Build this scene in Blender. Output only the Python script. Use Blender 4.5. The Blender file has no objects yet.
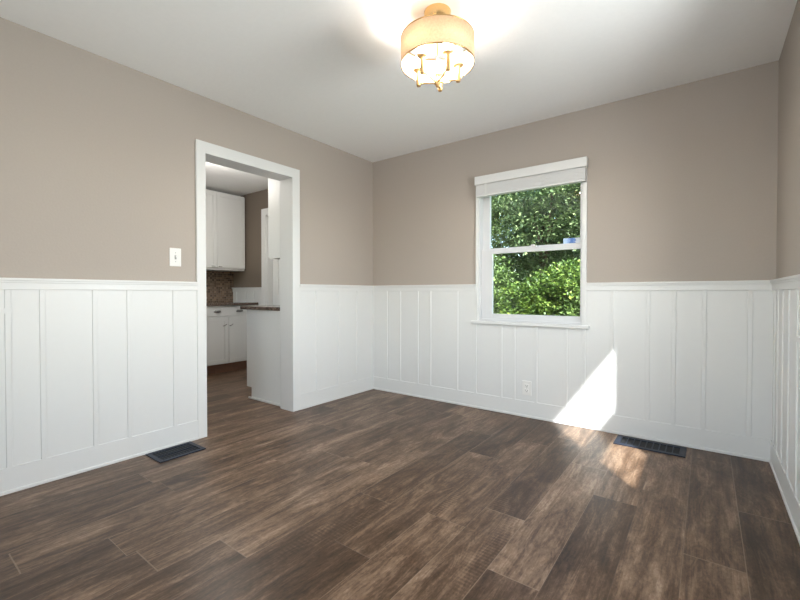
import bpy, bmesh, math, random
from mathutils import Vector, Matrix, Euler

random.seed(7)
scene = bpy.context.scene
COL = scene.collection

# ------------------------------------------------------------------ camera
YAW, PITCH = -0.64418, -0.013427
cam_data = bpy.data.cameras.new('camera')
cam = bpy.data.objects.new('camera', cam_data)
COL.objects.link(cam)
cam.location = (2.88821, -3.36564, 1.03516)
cam.rotation_euler = Euler((math.pi / 2 + PITCH, 0, -YAW), 'XYZ')
cam_data.sensor_fit = 'HORIZONTAL'
cam_data.sensor_width = 36
cam_data.lens = 36 * 408.95 / 800
cam_data.shift_x = 0.0005
cam_data.shift_y = -0.0020
cam_data.clip_start = 0.02
scene.camera = cam

# ------------------------------------------------------------------ world, sun, lights, exposure
world = bpy.data.worlds.new('sky')
scene.world = world
world.use_nodes = True
wn = world.node_tree
wn.nodes.clear()
sky = wn.nodes.new('ShaderNodeTexSky')
sky.sky_type = 'NISHITA'
sky.sun_disc = False
SUN_DIR = Vector((-0.80, 1.0, -1.16)).normalized()
sky.sun_elevation = math.asin(-SUN_DIR.z)
sky.sun_rotation = math.atan2(-SUN_DIR.x, -SUN_DIR.y)
bg = wn.nodes.new('ShaderNodeBackground')
bg.inputs['Strength'].default_value = 0.60
wo = wn.nodes.new('ShaderNodeOutputWorld')
wn.links.new(sky.outputs[0], bg.inputs[0])
wn.links.new(bg.outputs[0], wo.inputs[0])

sun_data = bpy.data.lights.new('sun', 'SUN')
sun_data.energy = 18.0
sun_data.angle = math.radians(1.3)
sun_data.color = (1.0, 0.98, 0.96)
sun = bpy.data.objects.new('sun', sun_data)
COL.objects.link(sun)
sun.rotation_euler = SUN_DIR.to_track_quat('-Z', 'Y').to_euler()
sun.location = (8, -8, 10)


def area(name, loc, direction, sx, sy, energy, color=(1, 1, 1), spread=180):
    d = bpy.data.lights.new(name, 'AREA')
    d.shape = 'RECTANGLE'
    d.size, d.size_y = sx, sy
    d.energy = energy
    d.color = color
    d.spread = math.radians(spread)
    o = bpy.data.objects.new(name, d)
    COL.objects.link(o)
    o.location = loc
    o.rotation_euler = Vector(direction).to_track_quat('-Z', 'Y').to_euler()
    return o


# daylight at the right window; rear and kitchen lamps are added fill
area('fill_rear_window', (2.12, -4.62, 1.35), (0, 1, 0.40), 1.7, 1.7, 50, (0.97, 0.985, 1.0))
area('daylight_right_window', (3.46, -1.47, 1.45), (-1, 0, -0.25), 0.7, 1.15, 54, (0.98, 0.985, 1.0), 145)
area('fill_kitchen_window', (-1.5, -3.17, 1.5), (0, 1, 0.0), 1.3, 1.0, 3, (0.97, 0.985, 1.0))

scene.view_settings.view_transform = 'Standard'
scene.view_settings.look = 'None'
scene.view_settings.exposure = 0.12
scene.view_settings.gamma = 1.0
scene.view_settings.use_curve_mapping = False


# ------------------------------------------------------------------ materials
def new_mat(name):
    m = bpy.data.materials.new(name)
    m.use_nodes = True
    nt = m.node_tree
    return m, nt, nt.nodes['Principled BSDF'], nt.nodes['Material Output']


def paint(name, col, rough=0.5, bump=0.0, scale=60.0, spec=0.5, metallic=0.0, vary=0.03):
    m, nt, b, out = new_mat(name)
    N, L = nt.nodes, nt.links
    tc = N.new('ShaderNodeTexCoord')
    no = N.new('ShaderNodeTexNoise')
    no.inputs['Scale'].default_value = scale
    no.inputs['Detail'].default_value = 4
    L.new(tc.outputs['Object'], no.inputs['Vector'])
    mx = N.new('ShaderNodeMix')
    mx.data_type = 'RGBA'
    mx.inputs['A'].default_value = tuple(c * (1 - vary) for c in col) + (1,)
    mx.inputs['B'].default_value = tuple(min(1, c * (1 + vary)) for c in col) + (1,)
    L.new(no.outputs['Fac'], mx.inputs['Factor'])
    L.new(mx.outputs['Result'], b.inputs['Base Color'])
    b.inputs['Roughness'].default_value = rough
    b.inputs['Specular IOR Level'].default_value = spec
    b.inputs['Metallic'].default_value = metallic
    if bump:
        bp = N.new('ShaderNodeBump')
        bp.inputs['Strength'].default_value = bump
        bp.inputs['Distance'].default_value = 0.004
        L.new(no.outputs['Fac'], bp.inputs['Height'])
        L.new(bp.outputs['Normal'], b.inputs['Normal'])
    return m


M = {}
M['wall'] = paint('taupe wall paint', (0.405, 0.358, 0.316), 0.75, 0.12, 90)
M['kitchen_wall_shaded'] = paint('brown kitchen wall paint with shade', (0.17, 0.138, 0.108), 0.75, 0.12, 90)  # browner than the taupe, and darkened to stand for dimmer kitchen light
M['ceiling'] = paint('textured ceiling paint', (0.90, 0.90, 0.89), 0.9, 0.25, 38, vary=0.02)
M['white'] = paint('white satin trim paint', (0.695, 0.70, 0.695), 0.38, 0.03, 40, vary=0.01)
M['cabinet'] = paint('white cabinet paint', (0.78, 0.79, 0.78), 0.35, 0.02, 40, vary=0.01)
M['vinyl'] = paint('white window vinyl', (0.64, 0.645, 0.66), 0.35, 0.0, 30, vary=0.01)
M['blind'] = paint('white blind slats', (0.68, 0.685, 0.69), 0.45, 0.0, 30, vary=0.01)
M['plate'] = paint('white plastic plate', (0.76, 0.75, 0.73), 0.3, 0.0, 30, vary=0.01)
M['slot'] = paint('dark slot', (0.05, 0.05, 0.05), 0.6, 0, 30)
M['grey_plastic'] = paint('grey plastic', (0.30, 0.30, 0.30), 0.5, 0, 30)  # even grey shared by the toggle slot and the screws
M['vent'] = paint('dark blue grey register metal', (0.016, 0.022, 0.038), 0.45, 0.0, 60, spec=0.25, metallic=0.0, vary=0.1)
M['vent_in'] = paint('register duct shade', (0.004, 0.005, 0.007), 0.7, 0.0, 60)
M['brass'] = paint('brushed gold', (0.66, 0.44, 0.20), 0.22, 0.0, 60, metallic=1.0, vary=0.05)
M['shaded_gold'] = paint('shaded gold lamp metal', (0.50, 0.31, 0.13), 0.35, 0.0, 60, metallic=0.55, vary=0.05)  # darker copy of the gold, shade against the lit drum is in the colour
M['nickel'] = paint('brushed nickel', (0.22, 0.215, 0.21), 0.3, 0.0, 60, metallic=1.0, vary=0.05)
M['toekick'] = paint('brown toe kick board', (0.27, 0.15, 0.105), 0.6, 0.1, 20, vary=0.2)
M['bark'] = paint('tree bark', (0.12, 0.085, 0.06), 0.9, 0.5, 25, vary=0.3)
M['grass'] = paint('lawn', (0.10, 0.19, 0.05), 0.9, 0.6, 18, vary=0.5)
M['siding'] = paint('exterior siding', (0.55, 0.55, 0.53), 0.7, 0.1, 20)


def rgb(c):
    return (c[0], c[1], c[2], 1)


def ramp(nt, stops, interp='LINEAR'):
    r = nt.nodes.new('ShaderNodeValToRGB')
    r.color_ramp.interpolation = interp
    els = r.color_ramp.elements
    els.remove(els[1])
    els[0].position = stops[0][0]
    els[0].color = rgb(stops[0][1])
    for p, c in stops[1:]:
        els.new(p).color = rgb(c)
    return r


# plank floor: boards run along y, 0.1945 wide, 1.2 long, joints where they lie in the room
PW, PL, PX = 0.1945, 1.20, 3.015 - 30 * 0.1945
KNOWN = {-9: -2.457, -8: -1.80, -12: -1.81, -11: -1.535, -13: -2.375, -2: -0.89, -6: -0.557, -7: -0.972,
         -1: -2.6, -3: -2.3, -4: -1.95, -5: -2.75, -10: -0.30, -14: -1.2, -15: -2.0}


def floor_material():
    m, nt, b, out = new_mat('brown plank floor')
    N, L = nt.nodes, nt.links

    def math_(op, a, bb=None, c=None):
        n = N.new('ShaderNodeMath')
        n.operation = op
        for i, v in enumerate((a, bb, c)):
            if v is None:
                continue
            if isinstance(v, (int, float)):
                n.inputs[i].default_value = v
            else:
                L.new(v, n.inputs[i])
        return n.outputs[0]

    tc = N.new('ShaderNodeTexCoord')
    sp = N.new('ShaderNodeSeparateXYZ')
    L.new(tc.outputs['Object'], sp.inputs[0])
    X, Y = sp.outputs[0], sp.outputs[1]
    u = math_('DIVIDE', math_('SUBTRACT', X, PX), PW)
    row = math_('FLOOR', u)
    fu = math_('FRACT', u)
    # joint offset of each row, from a constant ramp of 32 rows
    stops = []
    rnd = random.Random(3)
    for k in range(32):
        kk = k - 30
        off = KNOWN.get(kk, rnd.uniform(-3, 0)) % PL / PL
        stops.append((k / 32.0, (off, off, off)))
    rp = ramp(nt, stops, 'CONSTANT')
    L.new(math_('DIVIDE', math_('ADD', row, 0.5), 32.0), rp.inputs[0])
    sr = N.new('ShaderNodeSeparateColor')
    L.new(rp.outputs[0], sr.inputs[0])
    v = math_('SUBTRACT', math_('DIVIDE', Y, PL), sr.outputs[0])
    colv = math_('FLOOR', v)
    fv = math_('FRACT', v)
    cm = N.new('ShaderNodeCombineXYZ')
    L.new(row, cm.inputs[0])
    L.new(colv, cm.inputs[1])
    wn_ = N.new('ShaderNodeTexWhiteNoise')
    wn_.noise_dimensions = '2D'
    L.new(cm.outputs[0], wn_.inputs['Vector'])
    tone = wn_.outputs['Value']
    sc = N.new('ShaderNodeSeparateColor')
    L.new(wn_.outputs['Color'], sc.inputs[0])
    shift = math_('MULTIPLY', sc.outputs[0], 37.0)

    def noise(sx, sy, scale, detail, rough=0.5, dist=0.0):
        c = N.new('ShaderNodeCombineXYZ')
        L.new(math_('MULTIPLY', X, sx), c.inputs[0])
        L.new(math_('MULTIPLY', Y, sy), c.inputs[1])
        L.new(shift, c.inputs[2])
        n = N.new('ShaderNodeTexNoise')
        n.inputs['Scale'].default_value = scale
        n.inputs['Detail'].default_value = detail
        n.inputs['Roughness'].default_value = rough
        n.inputs['Distortion'].default_value = dist
        L.new(c.outputs[0], n.inputs['Vector'])
        return n.outputs['Fac']

    cloud = noise(8, 2.2, 1.0, 8, 0.66, 1.1)
    fine = noise(110, 48, 1.0, 4, 0.7, 0.5)
    grain = noise(75, 4.0, 1.0, 5, 0.65, 1.2)
    streak = noise(24, 0.9, 1.0, 4, 0.55, 0.4)
    ring = noise(9, 1.6, 1.0, 1, 0.4, 1.3)
    rings = math_('SINE', math_('MULTIPLY', ring, 62.0))
    # saw marks across a few boards
    saw = math_('SINE', math_('MULTIPLY', Y, 330.0))
    sawm = N.new('ShaderNodeMapRange')
    sawm.inputs['From Min'].default_value = 0.56
    sawm.inputs['From Max'].default_value = 0.70
    L.new(noise(7, 1.6, 1.0, 1), sawm.inputs['Value'])
    sawa = math_('MULTIPLY', math_('MULTIPLY', saw, sawm.outputs[0]), math_('GREATER_THAN', sc.outputs[1], 0.75))
    s = math_('ADD', math_('MULTIPLY', math_('SUBTRACT', cloud, 0.5), 1.35),
              math_('MULTIPLY', math_('SUBTRACT', grain, 0.5), 0.60))
    s = math_('ADD', s, math_('MULTIPLY', math_('SUBTRACT', streak, 0.5), 0.75))
    s = math_('ADD', s, math_('MULTIPLY', rings, 0.050))
    s = math_('ADD', s, math_('MULTIPLY', math_('SUBTRACT', fine, 0.5), 0.60))
    s = math_('ADD', s, math_('MULTIPLY', sawa, 0.07))
    s = math_('ADD', s, math_('MULTIPLY', math_('SUBTRACT', tone, 0.5), 0.30))
    s = math_('ADD', s, 0.5)
    cr = ramp(nt, [(0.10, (0.026, 0.0135, 0.007)), (0.35, (0.062, 0.034, 0.0185)), (0.55, (0.114, 0.068, 0.041)),
                   (0.76, (0.205, 0.133, 0.087)), (1.0, (0.33, 0.24, 0.17))])
    L.new(s, cr.inputs[0])
    # seams
    eu = math_('MINIMUM', fu, math_('SUBTRACT', 1.0, fu))
    ev = math_('MINIMUM', fv, math_('SUBTRACT', 1.0, fv))
    gu = math_('LESS_THAN', eu, 0.0085)
    gv = math_('LESS_THAN', ev, 0.0020)
    gap = math_('MAXIMUM', gu, gv)
    mx = N.new('ShaderNodeMix')
    mx.data_type = 'RGBA'
    L.new(math_('MULTIPLY', gap, 0.55), mx.inputs['Factor'])
    L.new(cr.outputs[0], mx.inputs['A'])
    seamc = ramp(nt, [(0.3, (0.06, 0.038, 0.026)), (0.62, (0.27, 0.20, 0.145))])
    L.new(sc.outputs[2], seamc.inputs[0])
    L.new(seamc.outputs[0], mx.inputs['B'])
    L.new(mx.outputs['Result'], b.inputs['Base Color'])
    rr = N.new('ShaderNodeMapRange')
    rr.inputs['To Min'].default_value = 0.30
    rr.inputs['To Max'].default_value = 0.44
    L.new(grain, rr.inputs['Value'])
    L.new(rr.outputs[0], b.inputs['Roughness'])
    b.inputs['Specular IOR Level'].default_value = 0.32
    h = math_('SUBTRACT', math_('MULTIPLY', grain, 0.25), gap)
    bp = N.new('ShaderNodeBump')
    bp.inputs['Strength'].default_value = 0.25
    bp.inputs['Distance'].default_value = 0.0015
    L.new(h, bp.inputs['Height'])
    L.new(bp.outputs['Normal'], b.inputs['Normal'])
    return m


M['floor'] = floor_material()


def mosaic_material():
    m, nt, b, out = new_mat('brown mosaic tile')
    N, L = nt.nodes, nt.links
    tc = N.new('ShaderNodeTexCoord')
    mp = N.new('ShaderNodeMapping')
    mp.inputs['Rotation'].default_value = (0, math.radians(90), 0)
    sp = N.new('ShaderNodeSeparateXYZ')
    cm = N.new('ShaderNodeCombineXYZ')
    L.new(tc.outputs['Object'], sp.inputs[0])
    L.new(sp.outputs[1], cm.inputs[0])
    L.new(sp.outputs[2], cm.inputs[1])
    br = N.new('ShaderNodeTexBrick')
    br.inputs['Scale'].default_value = 1.0
    br.inputs['Brick Width'].default_value = 0.030
    br.inputs['Row Height'].default_value = 0.028
    br.inputs['Mortar Size'].default_value = 0.0022
    br.inputs['Bias'].default_value = 0.0
    br.inputs['Color1'].default_value = (0.30, 0.20, 0.13, 1)
    br.inputs['Color2'].default_value = (0.07, 0.045, 0.03, 1)
    br.inputs['Mortar'].default_value = (0.26, 0.22, 0.18, 1)
    br.offset = 0.0
    L.new(cm.outputs[0], br.inputs['Vector'])
    L.new(br.outputs['Color'], b.inputs['Base Color'])
    b.inputs['Roughness'].default_value = 0.25
    return m


M['mosaic'] = mosaic_material()


def granite_material():
    m, nt, b, out = new_mat('speckled brown granite')
    N, L = nt.nodes, nt.links
    tc = N.new('ShaderNodeTexCoord')
    no = N.new('ShaderNodeTexNoise')
    no.inputs['Scale'].default_value = 90
    no.inputs['Detail'].default_value = 6
    L.new(tc.outputs['Object'], no.inputs['Vector'])
    r = ramp(nt, [(0.35, (0.02, 0.016, 0.014)), (0.5, (0.11, 0.075, 0.06)), (0.68, (0.34, 0.27, 0.22))])
    L.new(no.outputs['Fac'], r.inputs[0])
    L.new(r.outputs[0], b.inputs['Base Color'])
    b.inputs['Roughness'].default_value = 0.12
    return m


M['granite'] = granite_material()


def leaf_material(name, dark, mid, light, yellow):
    m, nt, b, out = new_mat(name)
    N, L = nt.nodes, nt.links
    ge = N.new('ShaderNodeNewGeometry')
    tc = N.new('ShaderNodeTexCoord')
    no = N.new('ShaderNodeTexNoise')
    no.inputs['Scale'].default_value = 1.6
    no.inputs['Detail'].default_value = 2
    L.new(tc.outputs['Object'], no.inputs['Vector'])
    ad = N.new('ShaderNodeMath')
    ad.operation = 'MULTIPLY_ADD'
    ad.inputs[1].default_value = 0.45
    L.new(ge.outputs['Random Per Island'], ad.inputs[0])
    mu = N.new('ShaderNodeMath')
    mu.operation = 'MULTIPLY'
    mu.inputs[1].default_value = 0.6
    L.new(no.outputs['Fac'], mu.inputs[0])
    L.new(mu.outputs[0], ad.inputs[2])
    r = ramp(nt, [(0.12, dark), (0.45, mid), (0.72, light), (0.92, yellow)])
    L.new(ad.outputs[0], r.inputs[0])
    L.new(r.outputs[0], b.inputs['Base Color'])
    b.inputs['Roughness'].default_value = 0.45
    tr = N.new('ShaderNodeBsdfTranslucent')
    L.new(r.outputs[0], tr.inputs['Color'])
    mix = N.new('ShaderNodeMixShader')
    mix.inputs[0].default_value = 0.20
    L.new(b.outputs[0], mix.inputs[1])
    L.new(tr.outputs[0], mix.inputs[2])
    L.new(mix.outputs[0], out.inputs['Surface'])
    return m


M['leaf'] = leaf_material('green leaves', (0.028, 0.055, 0.014), (0.085, 0.15, 0.04), (0.20, 0.30, 0.09), (0.38, 0.46, 0.15))
M['leaf2'] = leaf_material('grey green leaves', (0.025, 0.05, 0.022), (0.10, 0.16, 0.065), (0.24, 0.32, 0.14), (0.42, 0.48, 0.22))
M['leaf3'] = leaf_material('yellow green leaves', (0.02, 0.05, 0.01), (0.08, 0.15, 0.03), (0.20, 0.30, 0.05), (0.45, 0.48, 0.08))


def glass_material():
    m, nt, b, out = new_mat('window glass')
    N, L = nt.nodes, nt.links
    nt.nodes.remove(b)
    tr = N.new('ShaderNodeBsdfTransparent')
    tr.inputs['Color'].default_value = (0.96, 0.98, 0.97, 1)
    gl = N.new('ShaderNodeBsdfGlossy')
    gl.inputs['Roughness'].default_value = 0.0
    lw = N.new('ShaderNodeLayerWeight')
    lw.inputs['Blend'].default_value = 0.5
    pw = N.new('ShaderNodeMath')
    pw.operation = 'POWER'
    pw.inputs[1].default_value = 5.0
    L.new(lw.outputs['Facing'], pw.inputs[0])
    fr = N.new('ShaderNodeMath')
    fr.operation = 'MULTIPLY_ADD'
    fr.inputs[1].default_value = 0.90
    fr.inputs[2].default_value = 0.035
    L.new(pw.outputs[0], fr.inputs[0])
    mix = N.new('ShaderNodeMixShader')
    L.new(fr.outputs[0], mix.inputs[0])
    L.new(tr.outputs[0], mix.inputs[1])
    L.new(gl.outputs[0], mix.inputs[2])
    L.new(mix.outputs[0], out.inputs['Surface'])
    return m


M['glass'] = glass_material()


def shade_material():
    m, nt, b, out = new_mat('cream linen lampshade')
    N, L = nt.nodes, nt.links
    tc = N.new('ShaderNodeTexCoord')
    no = N.new('ShaderNodeTexNoise')
    no.inputs['Scale'].default_value = 120
    L.new(tc.outputs['Object'], no.inputs['Vector'])
    r = ramp(nt, [(0.3, (0.55, 0.45, 0.34)), (0.7, (0.64, 0.53, 0.41))])
    L.new(no.outputs['Fac'], r.inputs[0])
    di = N.new('ShaderNodeBsdfDiffuse')
    tl = N.new('ShaderNodeBsdfTranslucent')
    L.new(r.outputs[0], di.inputs['Color'])
    L.new(r.outputs[0], tl.inputs['Color'])
    mix = N.new('ShaderNodeMixShader')
    mix.inputs[0].default_value = 0.5
    L.new(di.outputs[0], mix.inputs[1])
    L.new(tl.outputs[0], mix.inputs[2])
    L.new(mix.outputs[0], out.inputs['Surface'])
    return m


M['shade'] = shade_material()


def emit(name, col, strength):
    m, nt, b, out = new_mat(name)
    b.inputs['Base Color'].default_value = rgb(col)
    b.inputs['Emission Color'].default_value = rgb(col)
    b.inputs['Emission Strength'].default_value = strength
    return m


M['bulb'] = emit('lit bulb', (1.0, 0.93, 0.83), 280.0)
M['diffuser'] = emit('lit glass diffuser', (1.0, 0.97, 0.92), 3.0)


def sticker_material():
    m, nt, b, out = new_mat('blue and white sticker')
    N, L = nt.nodes, nt.links
    tc = N.new('ShaderNodeTexCoord')
    sp = N.new('ShaderNodeSeparateXYZ')
    L.new(tc.outputs['Generated'], sp.inputs[0])
    no = N.new('ShaderNodeTexNoise')
    no.inputs['Scale'].default_value = 9
    L.new(tc.outputs['Generated'], no.inputs['Vector'])
    ad = N.new('ShaderNodeMath')
    ad.operation = 'MULTIPLY_ADD'
    ad.inputs[1].default_value = 0.5
    L.new(no.outputs['Fac'], ad.inputs[0])
    L.new(sp.outputs[0], ad.inputs[2])
    r = ramp(nt, [(0.0, (0.55, 0.70, 0.88)), (0.45, (0.45, 0.62, 0.88)), (0.70, (0.06, 0.15, 0.45)), (0.95, (0.10, 0.22, 0.55)), (1.0, (0.7, 0.75, 0.82))])
    L.new(ad.outputs[0], r.inputs[0])
    L.new(r.outputs[0], b.inputs['Base Color'])
    b.inputs['Roughness'].default_value = 0.4
    return m


M['sticker'] = sticker_material()


# ------------------------------------------------------------------ mesh helpers
class MB:
    def __init__(self):
        self.bm = bmesh.new()

    def box(self, x0, x1, y0, y1, z0, z1, bevel=0.0):
        bm = bmesh.new()
        bmesh.ops.create_cube(bm, size=1)
        for v in bm.verts:
            v.co = Vector(((x0 + x1) / 2 + v.co.x * (x1 - x0), (y0 + y1) / 2 + v.co.y * (y1 - y0), (z0 + z1) / 2 + v.co.z * (z1 - z0)))
        if bevel:
            bmesh.ops.bevel(bm, geom=bm.edges[:], offset=bevel, segments=2, affect='EDGES', profile=0.5)
        self.merge(bm)
        return self

    def merge(self, bm):
        me = bpy.data.meshes.new('tmp')
        bm.to_mesh(me)
        bm.free()
        self.bm.from_mesh(me)
        bpy.data.meshes.remove(me)

    def lathe(self, prof, cx, cy, cz, seg=40, axis='z'):
        """prof: list of (radius, height); closed when radius is 0 at ends"""
        bm = bmesh.new()
        rings = []
        for r, h in prof:
            if r < 1e-6:
                rings.append([bm.verts.new((0, 0, h))])
            else:
                rings.append([bm.verts.new((r * math.cos(2 * math.pi * i / seg), r * math.sin(2 * math.pi * i / seg), h)) for i in range(seg)])
        for a, b in zip(rings, rings[1:]):
            for i in range(seg):
                j = (i + 1) % seg
                if len(a) == 1 and len(b) == 1:
                    continue
                if len(a) == 1:
                    bm.faces.new((a[0], b[j], b[i]))
                elif len(b) == 1:
                    bm.faces.new((a[i], a[j], b[0]))
                else:
                    bm.faces.new((a[i], a[j], b[j], b[i]))
        bmesh.ops.recalc_face_normals(bm, faces=bm.faces[:])
        for f in bm.faces:
            f.smooth = True
        mt = Matrix.Translation((cx, cy, cz))
        if axis == 'y':
            mt = mt @ Matrix.Rotation(math.pi / 2, 4, 'X')
        if axis == 'x':
            mt = mt @ Matrix.Rotation(math.pi / 2, 4, 'Y')
        bmesh.ops.transform(bm, matrix=mt, verts=bm.verts[:])
        self.merge(bm)
        return self

    def tube(self, pts, r, seg=10):
        bm = bmesh.new()
        pts = [Vector(p) for p in pts]
        rings = []
        for i, p in enumerate(pts):
            d = (pts[min(i + 1, len(pts) - 1)] - pts[max(i - 1, 0)]).normalized()
            q = d.to_track_quat('Z', 'Y')
            rr = r[i] if isinstance(r, (list, tuple)) else r
            rings.append([bm.verts.new(p + q @ Vector((rr * math.cos(2 * math.pi * k / seg), rr * math.sin(2 * math.pi * k / seg), 0))) for k in range(seg)])
        for a, b in zip(rings, rings[1:]):
            for i in range(seg):
                j = (i + 1) % seg
                bm.faces.new((a[i], a[j], b[j], b[i]))
        bm.faces.new(rings[0][::-1])
        bm.faces.new(rings[-1])
        for f in bm.faces:
            f.smooth = True
        self.merge(bm)
        return self

    def build(self, name, mat, parent=None, bevel=0.0):
        me = bpy.data.meshes.new(name)
        self.bm.to_mesh(me)
        self.bm.free()
        me.materials.append(mat)
        o = bpy.data.objects.new(name, me)
        COL.objects.link(o)
        if parent is not None:
            o.parent = parent
            o.matrix_parent_inverse = Matrix.Translation(parent_world(parent)).inverted()
        if bevel:
            b = o.modifiers.new('bevel', 'BEVEL')
            b.width = bevel
            b.segments = 2
            b.limit_method = 'ANGLE'
        return o


def parent_world(o):
    v = Vector(o.location)
    p = o.parent
    while p is not None:
        v = v + Vector(p.location) if False else v
        p = p.parent
    return v


def thing(name, loc, label, cat, group=None, kind=None):
    o = bpy.data.objects.new(name, None)
    o.empty_display_size = 0.1
    COL.objects.link(o)
    o.location = loc
    return tag(o, label, cat, group, kind)


def tag(o, label=None, cat=None, group=None, kind=None):
    if label:
        o['label'] = label
    if cat:
        o['category'] = cat
    if group:
        o['group'] = group
    if kind:
        o['kind'] = kind
    return o


def struct(mb, name, mat, label, cat, bevel=0.0):
    return tag(mb.build(name, mat, bevel=bevel), label, cat, kind='structure')


# ------------------------------------------------------------------ room shell
W, H, T = 3.225, 2.44, 0.14
REAR = -4.35
KX = -2.72          # kitchen far wall
KR = -2.95          # kitchen near wall
DY0, DY1, DZ = -1.853, -1.087, 2.031     # doorway in the left wall
WX0, WX1, WZ0, WZ1 = 1.245, 2.125, 0.787, 1.985     # window in the back wall
RY0, RY1, RZ0, RZ1 = -1.90, -1.085, 0.86, 2.12       # window in the right wall

struct(MB().box(KX - .15, W + .15, REAR - .15, .15, -.12, 0), 'floor', M['floor'], 'dark brown wood plank floor', 'floor')
struct(MB().box(KX - .15, W + .15, REAR - .15, .15, H, H + .12), 'ceiling', M['ceiling'], 'white textured ceiling', 'ceiling')

b = MB()
b.box(-T, 0, REAR, DY0 - .016, 0, H).box(-T, 0, DY1 + .016, 0, 0, H).box(-T, 0, DY0 - .016, DY1 + .016, DZ + .016, H)
struct(b, 'wall_left', M['wall'], 'taupe wall with the open doorway', 'wall')
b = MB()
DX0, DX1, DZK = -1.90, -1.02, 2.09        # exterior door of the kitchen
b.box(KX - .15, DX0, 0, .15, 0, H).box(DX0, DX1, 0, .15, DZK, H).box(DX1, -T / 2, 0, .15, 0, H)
struct(b, 'wall_kitchen_back', M['kitchen_wall_shaded'], 'brown taupe kitchen wall with the back door', 'wall')
b = MB()
b.box(-T / 2, WX0, 0, .15, 0, H)
b.box(WX0, WX1, 0, .15, 0, WZ0).box(WX0, WX1, 0, .15, WZ1, H).box(WX1, W + .15, 0, .15, 0, H)
struct(b, 'wall_back', M['wall'], 'taupe wall with the window', 'wall')
b = MB()
b.box(W, W + .15, REAR, RY0, 0, H).box(W, W + .15, RY1, 0, 0, H).box(W, W + .15, RY0, RY1, 0, RZ0).box(W, W + .15, RY0, RY1, RZ1, H)
struct(b, 'wall_right', M['wall'], 'taupe wall at the right edge', 'wall')
b = MB()
QX0, QX1, QZ0, QZ1 = 1.25, 3.0, 0.50, 2.20
b.box(-T, QX0, REAR - .15, REAR, 0, H).box(QX1, W + .15, REAR - .15, REAR, 0, H)
b.box(QX0, QX1, REAR - .15, REAR, 0, QZ0).box(QX0, QX1, REAR - .15, REAR, QZ1, H)
struct(b, 'wall_rear', M['wall'], 'taupe wall behind the viewer', 'wall')
struct(MB().box(KX - .15, KX, KR, 0, 0, H), 'wall_kitchen_left', M['kitchen_wall_shaded'], 'taupe kitchen wall behind the cabinets', 'wall')
b = MB()
b.box(KX - .15, -2.15, KR - .15, KR, 0, H).box(-.85, -T, KR - .15, KR, 0, H).box(-2.15, -.85, KR - .15, KR, 0, 1.0).box(-2.15, -.85, KR - .15, KR, 2.0, H)
struct(b, 'wall_kitchen_rear', M['wall'], 'taupe kitchen wall opposite the back door', 'wall')


struct(MB().box(KX - 1.5, W + 3.2, REAR - 2.6, REAR - .15, H + .13, H + .25), 'sun_block_roof', M['siding'], 'flat roof slab added behind the viewer to block direct sun', 'roof')  # unseen slab added to keep direct sun out of the rear window

# ------------------------------------------------------------------ wainscot, rails, base
PT = 0.012      # panel face
BT = 0.0182     # batten, board face


def rail_profile(length_axis, a0, a1, sign, base, gap=None):
    """chair rail along an axis; sign/base give the wall plane"""
    mb = MB()

    def bx(d0, d1, z0, z1):
        if length_axis == 'y':
            lo, hi = sorted((base + sign * d0, base + sign * d1))
            mb.box(lo, hi, a0, a1, z0, z1, bevel=0.0018)
        else:
            lo, hi = sorted((base + sign * d0, base + sign * d1))
            mb.box(a0, a1, lo, hi, z0, z1, bevel=0.0018)
    bx(0.0, 0.021, 1.052, 1.0985)
    bx(0.0, 0.026, 1.088, 1.1015)
    bx(0.0, 0.033, 1.0995, 1.1125)
    return mb


def wainscot(name, label, axis, a0, a1, sign, base, battens, bw=0.024, top=1.06, extra=None, basename=None, holes=()):
    def P(mb, p0, p1, d0, d1, z0, z1, bev=0.0):
        lo, hi = sorted((base + sign * d0, base + sign * d1))
        if axis == 'y':
            mb.box(lo, hi, p0, p1, z0, z1, bevel=bev)
        else:
            mb.box(p0, p1, lo, hi, z0, z1, bevel=bev)
    mb = MB()
    cuts = [(a0, a1, top)] if not holes else [(a0, holes[0][0], top), (holes[0][0], holes[0][1], holes[0][2]), (holes[0][1], a1, top)]
    for c0, c1, tz in cuts:
        P(mb, c0, c1, 0, PT, 0, tz)
    root = struct(mb, name, M['white'], label, 'wainscot panelling')
    for i, c in enumerate(battens):
        w = bw
        tz = 1.055
        for h0, h1, hz in holes:
            if h0 - .02 < c < h1 + .02:
                tz = hz
        m2 = MB()
        P(m2, c - w / 2, c + w / 2, PT - .002, BT, .13, tz, 0.002)
        m2.build('batten', M['white'], root)
    if extra:
        for e in extra:
            m2 = MB()
            P(m2, *e)
            m2.build('batten', M['white'], root)
    segs = [(a0, a1)] if not holes else [(a0, holes[0][0] - .008), (holes[0][1] + .012, a1)]
    for s0, s1 in segs:
        rail_profile(axis, s0, s1, sign, base).build('chair_rail', M['white'], root)
    mb = MB()
    P(mb, a0, a1, 0, BT, 0, .135, 0.0015)
    P(mb, a0, a1, 0, BT + .0065, 0, .018, 0.003)
    struct(mb, basename, M['white'], 'white baseboard', 'baseboard')
    return root


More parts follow.
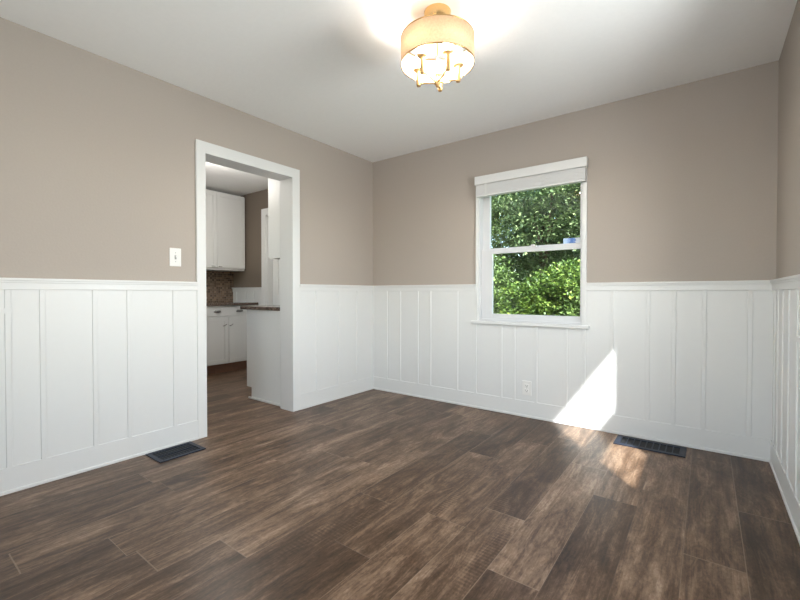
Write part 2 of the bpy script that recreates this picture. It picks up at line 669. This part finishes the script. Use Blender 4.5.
CW = 0.078
wainscot('trim_1', 'white board and batten wainscot left of the doorway', 'y', REAR, DY0 - CW + .014, +1, 0,
         [-2.07, -2.343, -2.521, -2.758, -2.895, -3.2, -3.5, -3.8, -4.1],
         extra=[(-3.22, -2.872, PT, BT + .004, .930, .956)], basename='baseboard_left')
wainscot('trim_2', 'white board and batten wainscot between doorway and corner', 'y', DY1 + CW - .006, 0, +1, 0,
         [-.81, -.52, -.26], basename='baseboard_corner')
wainscot('trim_3', 'white board and batten wainscot under and beside the window', 'x', 0, W, -1, 0,
         [.20, .375, .592, .74, 1.036, 1.225, 1.467, 1.584, 1.77, 2.006, 2.138, 2.331, 2.559, 2.711, 2.876, 3.106],
         basename='baseboard_back', holes=[(1.235, 2.14, .76)])
wainscot('trim_4', 'white board and batten wainscot on the right wall', 'y', REAR, 0, -1, W,
         [-.10, -.24, -.42, -.62, -.86, -2.05, -2.3, -2.6, -2.9, -3.2, -3.5, -3.8, -4.1], basename='baseboard_right', holes=[(RY0, RY1, RZ0)])
# kitchen back wall, between the cabinets and its door
wainscot('trim_5', 'white kitchen wainscot beside the back door', 'x', KX + .012, DX0 - .09, -1, 0,
         [-2.62, -2.4, -2.2], top=1.075, basename='baseboard_kitchen')

# ------------------------------------------------------------------ doorway (door_1)
mb = MB()
mb.box(-T - .004, .004, DY0 - .016, DY0, 0, DZ + .016)
mb.box(-T - .004, .004, DY1, DY1 + .016, 0, DZ + .016)
mb.box(-T - .004, .004, DY0 - .016, DY1 + .016, DZ, DZ + .016)
door1 = struct(mb, 'door_1', M['white'], 'white cased opening into the kitchen', 'doorway')
for s, xa, xb in ((0, .002, .021), (1, -T - .021, -T - .002)):
    c = MB()
    rv = .005
    c.box(xa, xb, DY0 - CW + .012, DY0 - .0, 0, DZ + rv + CW, 0.0025)
    c.box(xa, xb, DY1 + .0, DY1 + CW + .006 - rv, 0, DZ + rv + CW, 0.0025)
    c.box(xa, xb, DY0 - .004, DY1 + .004, DZ + .0, DZ + rv + CW, 0.0025)
    c.build('casing', M['white'], door1)

# ------------------------------------------------------------------ kitchen exterior door (door_2)
mb = MB()
mb.box(DX0 - .002, DX0 + .018, -.004, .15, 0, DZK).box(DX1 - .018, DX1 + .002, -.004, .15, 0, DZK).box(DX0, DX1, -.004, .15, DZK - .018, DZK + .002)
door2 = struct(mb, 'door_2', M['white'], 'white back door of the kitchen', 'door')
c = MB()
c.box(DX0 - .092, DX0 + .004, -.020, 0, 0, DZK + .088, .003).box(DX1 - .004, DX1 + .092, -.020, 0, 0, DZK + .088, .003).box(DX0, DX1, -.020, 0, DZK - .004, DZK + .088, .003)
c.build('casing', M['white'], door2)
c = MB()
c.box(DX0 + .020, DX1 - .020, .085, .125, .01, DZK - .02)
for (pz0, pz1) in ((.18, .85), (.98, 1.55), (1.68, 1.98)):
    for px0, px1 in ((DX0 + .12, DX0 + .40), (DX0 + .48, DX0 + .76)):
        c.box(px0, px1, .080, .087, pz0, pz0 + .02).box(px0, px1, .080, .087, pz1 - .02, pz1).box(px0, px0 + .02, .080, .087, pz0, pz1).box(px1 - .02, px1, .080, .087, pz0, pz1)
leaf = c.build('door_leaf', M['white'], door2)
c = MB()
c.lathe([(0, 0), (.012, 0), (.012, .02), (.027, .03), (.03, .045), (.022, .06), (0, .064)], DX1 - .09, .085, .95, 20, 'y')
c.build('door_knob', M['nickel'], leaf)


# ------------------------------------------------------------------ back window (window_1)
def double_hung(name, label, x0, x1, z0, z1, xform, lower, upper, inner=0.0, rail=.05):
    """built on plane y=0 looking outward (+y), xform(x,y)->world box helper.
    lower/upper = (gx0, gx1, gz0, gz1) glass rectangles"""
    def B(mb, a0, a1, d0, d1, zz0, zz1, bev=0.0):
        (p, q) = xform(a0, d0), xform(a1, d1)
        xa, xb = sorted((p[0], q[0]))
        ya, yb = sorted((p[1], q[1]))
        mb.box(xa, xb, ya, yb, zz0, zz1, bevel=bev)
    mb = MB()     # vinyl frame lining the hole
    B(mb, x0, x0 + .018, -.002, .15, z0, z1)
    B(mb, x1 - .018, x1, -.002, .15, z0, z1)
    B(mb, x0 + .018, x1 - .018, -.002, .15, z1 - .02, z1)
    B(mb, x0 + .018, x1 - .018, -.002, .15, z0, z0 + .018)
    root = struct(mb, name, M['vinyl'], label, 'window')
    c = MB()
    B(c, x0 - .018, x0 + .004, -.018, -.001, z0 - .004, z1 + .02, .002)
    B(c, x1 - .004, x1 + .028, -.018, -.001, z0 - .004, z1 + .02, .002)
    B(c, x0, x1, -.018, -.001, z1 - .002, z1 + .035, .002)
    c.build('casing', M['white'], root)
    c = MB()
    B(c, x0 - .052, x1 + .052, -.040, .02, z0 - .026, z0 - .001, .005)
    c.build('window_stool', M['white'], root)
    # sashes
    for nm, g, d0, d1, zb, zt in (('lower_sash', lower, .030, .062, z0 + .018, lower[3] + rail), ('upper_sash', upper, .066, .098, upper[2] - rail, z1 - .02)):
        s = MB()
        B(s, x0 + .018, g[0], d0, d1, zb, zt, .002)
        B(s, g[1], x1 - .018, d0, d1, zb, zt, .002)
        B(s, g[0], g[1], d0, d1, zb, g[2], .002)
        B(s, g[0], g[1], d0, d1, g[3], zt, .002)
        so = s.build(nm, M['vinyl'], root)
        p = MB()
        dm = (d0 + d1) / 2
        B(p, g[0] - .004, g[1] + .004, dm - .002, dm + .002, g[2] - .004, g[3] + .004)
        p.build('pane', M['glass'], so)
    return root


win1 = double_hung('window_1', 'white double-hung window with green trees outside', WX0, WX1, WZ0, WZ1, lambda x, y: (x, y),
                   lower=(1.364, 2.103, .850, 1.380), upper=(1.325, 2.088, 1.432, 1.94), rail=.038)
lk = MB()
lk.box(1.70, 1.76, .022, .05, 1.418, 1.430, .002)
lk.lathe([(0, 0), (.010, 0), (.010, .010), (0, .010)], 1.73, .034, 1.429, 14)
lk.box(1.715, 1.735, .012, .030, 1.431, 1.437, .001)
lk.build('sash_lock', M['vinyl'], win1)

win2 = double_hung('window_2', 'white double-hung window in the right wall', RY0, RY1, RZ0, RZ1, lambda a, d: (W + d, a),
                   lower=(RY0 + .060, RY1 - .080, .965, 1.32), upper=(RY0 + .060, RY1 - .080, 1.535, 2.035), rail=.085)
# rear picture window and kitchen window, unseen frames added for the fill lamps
fr = MB()
fr.box(QX0, QX0 + .05, REAR - .12, REAR - .02, QZ0, QZ1).box(QX1 - .05, QX1, REAR - .12, REAR - .02, QZ0, QZ1)
fr.box(QX0, QX1, REAR - .12, REAR - .02, QZ0, QZ0 + .05).box(QX0, QX1, REAR - .12, REAR - .02, QZ1 - .05, QZ1)
fr.box(2.10, 2.14, REAR - .12, REAR - .02, QZ0, QZ1)
w3 = struct(fr, 'window_rear_added', M['vinyl'], 'white picture window added behind the viewer for fill light', 'window')
MB().box(QX0 + .05, QX1 - .05, REAR - .072, REAR - .068, QZ0 + .05, QZ1 - .05).build('pane', M['glass'], w3)
fr = MB()
fr.box(-2.15, -2.10, KR - .12, KR - .02, 1.0, 2.0).box(-.90, -.85, KR - .12, KR - .02, 1.0, 2.0)
fr.box(-2.15, -.85, KR - .12, KR - .02, 1.0, 1.05).box(-2.15, -.85, KR - .12, KR - .02, 1.95, 2.0)
w4 = struct(fr, 'window_kitchen_added', M['vinyl'], 'white kitchen window added out of view for fill light', 'window')
MB().box(-2.10, -.90, KR - .072, KR - .068, 1.05, 1.95).build('pane', M['glass'], w4)

# ------------------------------------------------------------------ blind
bl = thing('window_blind', (1.685, -.03, 1.90), 'raised white slatted blind gathered under its valance at the window top', 'blind')
v = MB()
v.box(1.243, 2.163, -.075, -.062, 1.984, 2.056, .002)
v.box(1.243, 1.255, -.063, -.019, 1.984, 2.056, .001).box(2.148, 2.160, -.063, -.019, 1.984, 2.056, .001)
v.build('valance', M['white'], bl)
h = MB()
h.box(1.250, 2.122, -.058, -.020, 1.985, 2.035)
h.build('head_rail', M['blind'], bl)
st = MB()
z = 1.980
k = 0
while z > 1.900:
    st.box(1.252 + .001 * (k % 2), 2.152, -.070 + .001 * (k % 3), -.022, z - .0044, z, .0010)
    z -= .0052
    k += 1
st.build('slats', M['blind'], bl)
br_ = MB()
br_.box(1.252, 2.152, -.070, -.022, 1.878, 1.896, .003)
br_.build('bottom_rail', M['blind'], bl)
for tx in (1.345,):
    t = MB()
    t.box(tx - .010, tx + .010, -.0715, -.0695, 1.877, 1.985)
    t.build('ladder_tape', M['white'], bl)

# sticker on the upper pane
s = MB()
s.box(1.958, 2.084, .0770, .0795, 1.426, 1.474)
tag(s.build('window_sticker', M['sticker']), 'small blue and white sticker at the lower right of the upper pane', 'sticker')

# ------------------------------------------------------------------ switch and outlet
sw = thing('light_switch', (0, -2.058, 1.277), 'white toggle light switch on the taupe wall left of the doorway', 'light switch')
MB().box(.0, .006, -2.058 - .0375, -2.058 + .0375, 1.277 - .0615, 1.277 + .0615, .0022).build('plate', M['plate'], sw)
MB().box(.0055, .0068, -2.058 - .006, -2.058 + .006, 1.277 - .014, 1.277 + .014).build('toggle_slot', M['grey_plastic'], sw)
tg = MB()
tg.box(.005, .018, -2.058 - .0042, -2.058 + .0042, 1.277 - .002, 1.277 + .010, .0015)
tg.build('toggle', M['plate'], sw)
for dz in (-.03, .03):
    MB().lathe([(0, 0), (.003, 0), (.003, .0012), (0, .0014)], .006, -2.058, 1.277 + dz, 10, 'x').build('screw', M['grey_plastic'], sw)

OXc, OZc = 1.697, .243
ol = thing('power_outlet', (OXc, -PT, OZc), 'white double power outlet on the wainscot below the window', 'outlet')
MB().box(OXc - .038, OXc + .038, -PT - .006, -PT, OZc - .060, OZc + .060, .0022).build('plate', M['plate'], ol)
for dz in (-.020, .020):
    r_ = MB()
    r_.box(OXc - .017, OXc + .017, -PT - .0085, -PT - .005, OZc + dz - .014, OZc + dz + .014, .001)
    ro = r_.build('receptacle', M['plate'], ol)
    q = MB()
    q.box(OXc - .009, OXc - .0065, -PT - .0092, -PT - .008, OZc + dz - .004, OZc + dz + .007)
    q.box(OXc + .0065, OXc + .009, -PT - .0092, -PT - .008, OZc + dz - .003, OZc + dz + .006)
    q.box(OXc - .0025, OXc + .0025, -PT - .0092, -PT - .008, OZc + dz - .011, OZc + dz - .006)
    q.build('slots', M['slot'], ro)
MB().lathe([(0, 0), (.003, 0), (.003, .0012), (0, .0014)], OXc, -PT - .006, OZc, 10, 'y').build('screw', M['grey_plastic'], ol)


# ------------------------------------------------------------------ floor registers
def register(x0, x1, y0, y1, long_axis, ncell, label, border=.026):
    t = thing('floor_register', ((x0 + x1) / 2, (y0 + y1) / 2, 0), label, 'floor vent', 'dark metal floor registers')
    f = MB()
    zt = .007
    f.box(x0, x1, y0, y0 + border, .0, zt, .0015).box(x0, x1, y1 - border, y1, .0, zt, .0015)
    f.box(x0, x0 + border, y0 + border, y1 - border, .0, zt, .0015).box(x1 - border, x1, y0 + border, y1 - border, .0, zt, .0015)
    f.build('frame', M['vent'], t)
    MB().box(x0 + border - .002, x1 - border + .002, y0 + border - .002, y1 - border + .002, .0003, .0012).build('duct_shade', M['vent_in'], t)  # near-black sheet paints the shade inside the open duct
    ix0, ix1, iy0, iy1 = x0 + border, x1 - border, y0 + border, y1 - border
    if long_axis == 'x':
        for i in range(1, ncell):
            c = ix0 + (ix1 - ix0) * i / ncell
            MB().box(c - .0032, c + .0032, iy0, iy1, .0015, .0062, .0008).build('bar', M['vent'], t)
        c = (iy0 + iy1) / 2
    else:
        for i in range(1, ncell):
            c = iy0 + (iy1 - iy0) * i / ncell
            MB().box(ix0, ix1, c - .0026, c + .0026, .0012, .0040, .0006).build('bar', M['vent'], t)
        c = ix0 + (ix1 - ix0) * .5
        MB().box(c - .003, c + .003, iy0, iy1, .0012, .0058).build('spine', M['vent'], t)
    return t


register(.033, .243, -2.265, -1.980, 'y', 12, 'dark metal floor register beside the left wall, near the doorway')
register(2.382, 2.790, -.252, -.050, 'x', 9, 'long dark metal floor register under the back wall, by the sun patch', .034)


# ------------------------------------------------------------------ ceiling lamp
LX, LY = 1.799, -1.600
lamp = thing('ceiling_lamp', (LX, LY, H), 'gold semi-flush ceiling lamp with round cream drum shade and five lit bulbs', 'ceiling lamp')
MB().lathe([(0, 0), (.066, 0), (.068, -.004), (.066, -.012), (.064, -.050), (.058, -.058), (.012, -.062), (0, -.062)], LX, LY, H, 48).build('canopy', M['brass'], lamp)
ZT, ZB, SR = 2.306, 2.180, .182
MB().lathe([(SR - .001, ZB - 0), (SR + .0008, ZB), (SR + .0008, ZT), (SR - .001, ZT), (SR - .001, ZB)], LX, LY, 0, 96).build('lamp_shade', M['shade'], lamp)
for zz in (ZT, ZB):
    MB().lathe([(SR - .003, zz - .0022), (SR + .0022, zz - .0022), (SR + .0022, zz + .0022), (SR - .003, zz + .0022), (SR - .003, zz - .0022)], LX, LY, 0, 96).build('shade_ring', M['brass'], lamp)
c = MB()
c.lathe([(.012, ZT - .010), (.122, ZT - .010), (.122, ZT - .012), (.012, ZT - .012), (.012, ZT - .010)], LX, LY, 0, 64)
c.build('added_glow_baffle', M['shade'], lamp)  # unseen ring added to soften the bulbs' glow on the ceiling
HZ = 2.088
c = MB()
c.lathe([(.005, H - .06), (.005, HZ + .02)], LX, LY, 0, 12)
for i in range(3):
    a = 2 * math.pi * i / 3 + .4
    c.tube([(LX, LY, ZT - .012), (LX + (SR - .002) * math.cos(a), LY + (SR - .002) * math.sin(a), ZT - .002)], .002, 6)
c.build('stem', M['brass'], lamp)
MB().lathe([(0, HZ - .022), (.006, HZ - .020), (.010, HZ - .010), (.016, HZ - .004), (.016, HZ + .010), (.010, HZ + .022), (0, HZ + .022)], LX, LY, 0, 24).build('hub', M['shaded_gold'], lamp)
rv = Vector((0.79959, 0.60054, 0))
nv = Vector((0.60054, -0.79959, 0))
for deg in (-5, 67, 139, 211, 283):
    a = math.radians(deg)
    d = rv * math.cos(a) + nv * math.sin(a)
    px, py = LX + d.x * .106, LY + d.y * .106
    arm = MB()
    pts = []
    for i in range(9):
        f = i / 8
        pts.append((LX + d.x * (.012 + f * .094), LY + d.y * (.012 + f * .094), HZ + .002 + .018 * math.sin(f * math.pi / 2)))
    arm.tube(pts, .0042, 8)
    ao = arm.build('arm', M['shaded_gold'], lamp)
    cu = MB()
    cu.lathe([(0, 2.098), (.010, 2.098), (.0115, 2.104), (.0125, 2.110), (.0115, 2.168), (.012, 2.174), (.025, 2.178), (.027, 2.182), (.025, 2.184), (.011, 2.181), (.010, 2.186), (0, 2.186)], px, py, 0, 24)
    cu.build('candle_sleeve', M['shaded_gold'], lamp)
    bb = MB()
    bb.lathe([(0, 2.186), (.008, 2.187), (.013, 2.196), (.021, 2.212), (.023, 2.226), (.020, 2.242), (.010, 2.254), (0, 2.257)], px, py, 0, 20)
    bb.build('bulb', M['bulb'], lamp)


# ------------------------------------------------------------------ kitchen
def door_panel(x, y0, y1, z0, z1, nm, parent, st=.052, face=1):
    """shaker door facing +x at x"""
    d = MB()
    d.box(x, x + .012, y0, y1, z0, z1)
    d.box(x + .012, x + .020, y0, y0 + st, z0, z1, .001).box(x + .012, x + .020, y1 - st, y1, z0, z1, .001)
    d.box(x + .012, x + .020, y0 + st, y1 - st, z0, z0 + st, .001).box(x + .012, x + .020, y0 + st, y1 - st, z1 - st, z1, .001)
    return d.build(nm, M['cabinet'], parent)


def cup_pull(x, y, z, parent):
    m = MB()
    m.tube([(x, y - .042, z), (x + .012, y - .038, z), (x + .022, y - .022, z - .002), (x + .025, y, z - .004), (x + .022, y + .022, z - .002), (x + .012, y + .038, z), (x, y + .042, z)], .0075, 8)
    m.box(x, x + .020, y - .036, y + .036, z - .002, z + .018, .006)
    return m.build('cup_pull', M['nickel'], parent)


def far_base(y0, y1, label):
    t = thing('base_cabinet', (-2.40, (y0 + y1) / 2, 0), label, 'base cabinet')
    MB().box(KX + .001, -2.10, y0, y1, .118, .872).build('cabinet_body', M['cabinet'], t)
    MB().box(KX + .001, -2.150, y0, y1, 0, .118).build('toe_kick', M['toekick'], t)
    ym = (y0 + y1) / 2
    d = MB()
    d.box(-2.10, -2.082, y0 + .006, y1 - .006, .740, .864, .002)
    dr = d.build('drawer', M['cabinet'], t)
    cup_pull(-2.082, ym - .155, .795, dr)
    cup_pull(-2.082, ym + .155, .795, dr)
    for a, bb, hy in ((y0 + .006, ym - .003, ym - .055), (ym + .003, y1 - .006, ym + .035)):
        p = door_panel(-2.10, a, bb, .128, .722, 'door', t)
        hm = MB()
        hm.tube([(-2.080, hy + .020, .628), (-2.062, hy + .016, .630), (-2.060, hy - .016, .612), (-2.080, hy - .020, .610)], .0045, 8)
        hm.build('handle', M['nickel'], p)
    return t


far_base(-.865, -.035, 'white kitchen base cabinet with a wide drawer and two doors, in the far corner')
far_base(-1.700, -.870, 'white kitchen base cabinet next to the corner one, hidden mostly by the doorway')
tag(MB().box(KX + .001, -2.055, -1.70, -.025, .872, .904, .003).build('countertop', M['granite']), 'speckled brown stone worktop on the far kitchen cabinets', 'countertop')
struct(MB().box(KX, KX + .010, -1.70, -.002, .904, 1.345), 'trim_6', M['mosaic'], 'brown mosaic tile backsplash under the upper cabinet', 'backsplash')


def far_upper(y0, y1, label):
    t = thing('wall_cabinet', (-2.55, (y0 + y1) / 2, 1.345), label, 'wall cabinet')
    MB().box(KX + .001, -2.392, y0, y1, 1.347, 2.40).build('cabinet_body', M['cabinet'], t)
    ym = (y0 + y1) / 2
    for a, bb, hy in ((y0 + .004, ym - .002, ym - .052), (ym + .002, y1 - .004, ym + .045)):
        p = door_panel(-2.392, a, bb, 1.375, 2.385, 'door', t, st=.05)
        hm = MB()
        hm.tube([(-2.374, hy - .022, 1.392), (-2.358, hy - .018, 1.392), (-2.358, hy + .018, 1.392), (-2.374, hy + .022, 1.392)], .0035, 8)
        hm.build('handle', M['nickel'], p)
    return t


far_upper(-.860, -.022, 'white kitchen wall cabinet with two doors above the brown backsplash')
far_upper(-1.700, -.864, 'white kitchen wall cabinet beside the corner one, hidden mostly by the doorway')

# near cabinet run on the kitchen side of the partition
EY = -1.041
for i in range(1):
    t = thing('base_cabinet', (-.45, -.7, 0), 'white kitchen base cabinet with grey-white end panel just inside the doorway', 'base cabinet')
    e = MB()
    e.box(-.752, -T - .022, EY, EY + .018, .112, .872)
    e.box(-.672, -T - .022, EY, EY + .018, 0, .112)
    e.build('end_panel', M['cabinet'], t)
    MB().box(-.712, -T - .022, EY - .012, EY, 0, .018, .003).build('shoe_moulding', M['white'], t)
    MB().box(-.730, -T - .001, EY + .018, -.20, .112, .872).build('cabinet_body', M['cabinet'], t)
    MB().box(-.672, -T - .001, EY + .018, -.20, 0, .112).build('toe_kick', M['toekick'], t)
    for a, bb in ((EY + .022, -.63), (-.625, -.21)):
        d = MB()
        d.box(-.752, -.730, a, bb, .13, .72, .002)
        dd = d.build('door', M['cabinet'], t)
        hm = MB()
        hm.tube([(-.752, bb - .05, .64), (-.77, bb - .05, .64), (-.77, bb - .05, .58), (-.752, bb - .05, .58)], .0045, 8)
        hm.build('handle', M['nickel'], dd)
        d = MB()
        d.box(-.752, -.730, a, bb, .735, .866, .002)
        d.build('drawer', M['cabinet'], t)
tag(MB().box(-.832, -T - .001, EY - .022, -.19, .872, .904, .003).build('countertop', M['granite']), 'speckled brown stone worktop on the cabinet just inside the doorway', 'countertop')
t = thing('wall_cabinet', (-.27, -.7, 1.355), 'white hanging wall cabinet just inside the doorway above the short worktop', 'wall cabinet')
MB().box(-.375, -T - .001, EY, -.20, 1.355, 2.40).build('cabinet_body', M['cabinet'], t)
for a, bb in ((EY + .002, -.63), (-.625, -.205)):
    d = MB()
    d.box(-.396, -.377, a, bb, 1.362, 2.395, .002)
    d.build('door', M['cabinet'], t)

# kitchen ceiling light, mostly above the door head
kl = thing('kitchen_ceiling_light', (-1.02, -1.20, H), 'round lit flush ceiling light in the kitchen, above the doorway view', 'ceiling light')
MB().lathe([(0, 0), (.17, 0), (.17, -.02), (.16, -.025), (0, -.025)], -1.02, -1.20, H, 40).build('base_plate', M['nickel'], kl)
MB().lathe([(.155, -.025), (.15, -.05), (.11, -.075), (.05, -.088), (0, -.09)], -1.02, -1.20, H, 40).build('diffuser', M['diffuser'], kl)
pl = bpy.data.lights.new('kitchen_glow', 'POINT')
pl.energy = 28
pl.color = (1.0, 0.96, 0.90)
pl.shadow_soft_size = .12
po = bpy.data.objects.new('kitchen_glow', pl)
COL.objects.link(po)
po.location = (-1.02, -1.20, H - .24)

# ------------------------------------------------------------------ outside
GZ = -.55
gr = MB()
gr.box(-14, 16, .16, 16, GZ - .1, GZ)
tag(gr.build('lawn', M['grass']), 'grass outside the window', 'lawn', kind='structure')


def leaf_mesh(name, lumps, n, size, mat, seed):
    """leaves scattered through ellipsoid lumps (cx,cy,cz,rx,ry,rz)"""
    rnd = random.Random(seed)
    vs, fs = [], []
    tot = sum(l[3] * l[4] * l[5] for l in lumps)
    sprigs = []
    for l in lumps:
        k = int(n * l[3] * l[4] * l[5] / tot / 9) + 1
        for _ in range(k):
            d = Vector((rnd.gauss(0, 1), rnd.gauss(0, 1), rnd.gauss(0, 1))).normalized()
            r = rnd.uniform(.60, 1.0) ** .5
            sprigs.append((Vector((l[0] + d.x * l[3] * r, l[1] + d.y * l[4] * r, l[2] + d.z * l[5] * r)), d))
    for c, d in sprigs:
        ax = (d + Vector((rnd.uniform(-.6, .6), rnd.uniform(-.6, .6), rnd.uniform(-.1, .7)))).normalized()
        for j in range(9):
            s = size * rnd.uniform(.6, 1.25)
            out = (Vector((rnd.gauss(0, 1), rnd.gauss(0, 1), rnd.gauss(0, .6))) + ax * .8).normalized()
            p = c + ax * (j - 4) * size * .35 + out * size * .35
            side = out.cross(Vector((rnd.uniform(-.5, .5), rnd.uniform(-.5, .5), 1))).normalized()
            up = side.cross(out).normalized()
            i = len(vs)
            vs += [p, p + out * s * .45 + side * s * .30 + up * s * .06, p + out * s + up * -s * .10, p + out * s * .45 - side * s * .30 + up * s * .06]
            fs.append((i, i + 1, i + 2, i + 3))
    me = bpy.data.meshes.new(name)
    me.from_pydata([tuple(v) for v in vs], [], fs)
    me.materials.append(mat)
    return me


def plant(name, label, cat, group, x, y, lumps, n, size, mat, seed, trunk_r, trunk_h, mesh=None):
    t = thing(name, (x, y, GZ), label, cat, group)
    me = mesh or leaf_mesh('foliage', lumps, n, size, mat, seed)
    fo = bpy.data.objects.new('foliage', me)
    COL.objects.link(fo)
    fo.parent = t
    tr = MB()
    tr.tube([(0, 0, 0), (.03, .02, trunk_h * .4), (-.02, 0, trunk_h * .75), (0, 0, trunk_h)], [trunk_r, trunk_r * .8, trunk_r * .6, trunk_r * .35], 10)
    o = tr.build('trunk', M['bark'])
    o.parent = t
    rnd = random.Random(seed + 5)
    br = MB()
    for l in lumps[:7]:
        h = trunk_h * rnd.uniform(.45, .9)
        br.tube([(0, 0, h), (l[0] * .5, l[1] * .5, (h + l[2]) / 2 - .05), (l[0], l[1], l[2])], [trunk_r * .4, trunk_r * .28, trunk_r * .12], 6)
    o = br.build('branches', M['bark'])
    o.parent = t
    return t, me


def lumpset(seed, n, rad, z0, z1, r0, r1):
    rnd = random.Random(seed)
    out = []
    for i in range(n):
        a = rnd.uniform(0, 2 * math.pi)
        q = rad * math.sqrt(rnd.random())
        zz = rnd.uniform(z0, z1)
        r = rnd.uniform(r0, r1)
        out.append((q * math.cos(a), q * math.sin(a), zz, r, r, r * .8))
    return out


G1, G2 = 'trees beyond the lawn', 'shrubs outside the window'
plant('leafy_shrub', 'bright yellow-green leafy shrub low outside the window, left of its middle', 'shrub', G2, .95, 2.75, lumpset(1, 9, .55, .45, 1.75, .32, .5), 20000, .062, M['leaf3'], 11, .04, 1.3)
plant('leafy_shrub', 'dark green leafy shrub low outside the window at its right', 'shrub', G2, 1.95, 2.9, lumpset(2, 9, .6, .4, 1.75, .34, .5), 20000, .062, M['leaf'], 12, .04, 1.3)
plant('leafy_shrub', 'dark green leafy shrub low outside the window at its left', 'shrub', G2, -.15, 2.9, lumpset(3, 12, .6, .4, 1.9, .34, .5), 20000, .062, M['leaf'], 13, .04, 1.3)
plant('leafy_tree', 'grey-green leafy tree filling the middle of the upper window pane', 'tree', G1, .20, 5.1, lumpset(4, 14, 1.10, 1.2, 4.3, .55, .85), 34000, .075, M['leaf2'], 14, .10, 3.2)
plant('leafy_tree', 'dense green tree behind the right side of the window', 'tree', G1, 2.55, 5.2, lumpset(5, 14, 1.15, 1.0, 4.3, .55, .85), 34000, .075, M['leaf'], 15, .10, 3.2)
plant('leafy_tree', 'dense green tree behind the left side of the window', 'tree', G1, -2.10, 5.2, lumpset(6, 14, 1.15, 1.0, 4.3, .55, .85), 34000, .075, M['leaf'], 16, .10, 3.2)
plant('leafy_tree', 'tall dark tree farthest back behind the others', 'tree', G1, -1.3, 8.4, lumpset(7, 26, 2.5, 0.2, 5.6, .9, 1.3), 52000, .14, M['leaf'], 17, .16, 4.4)
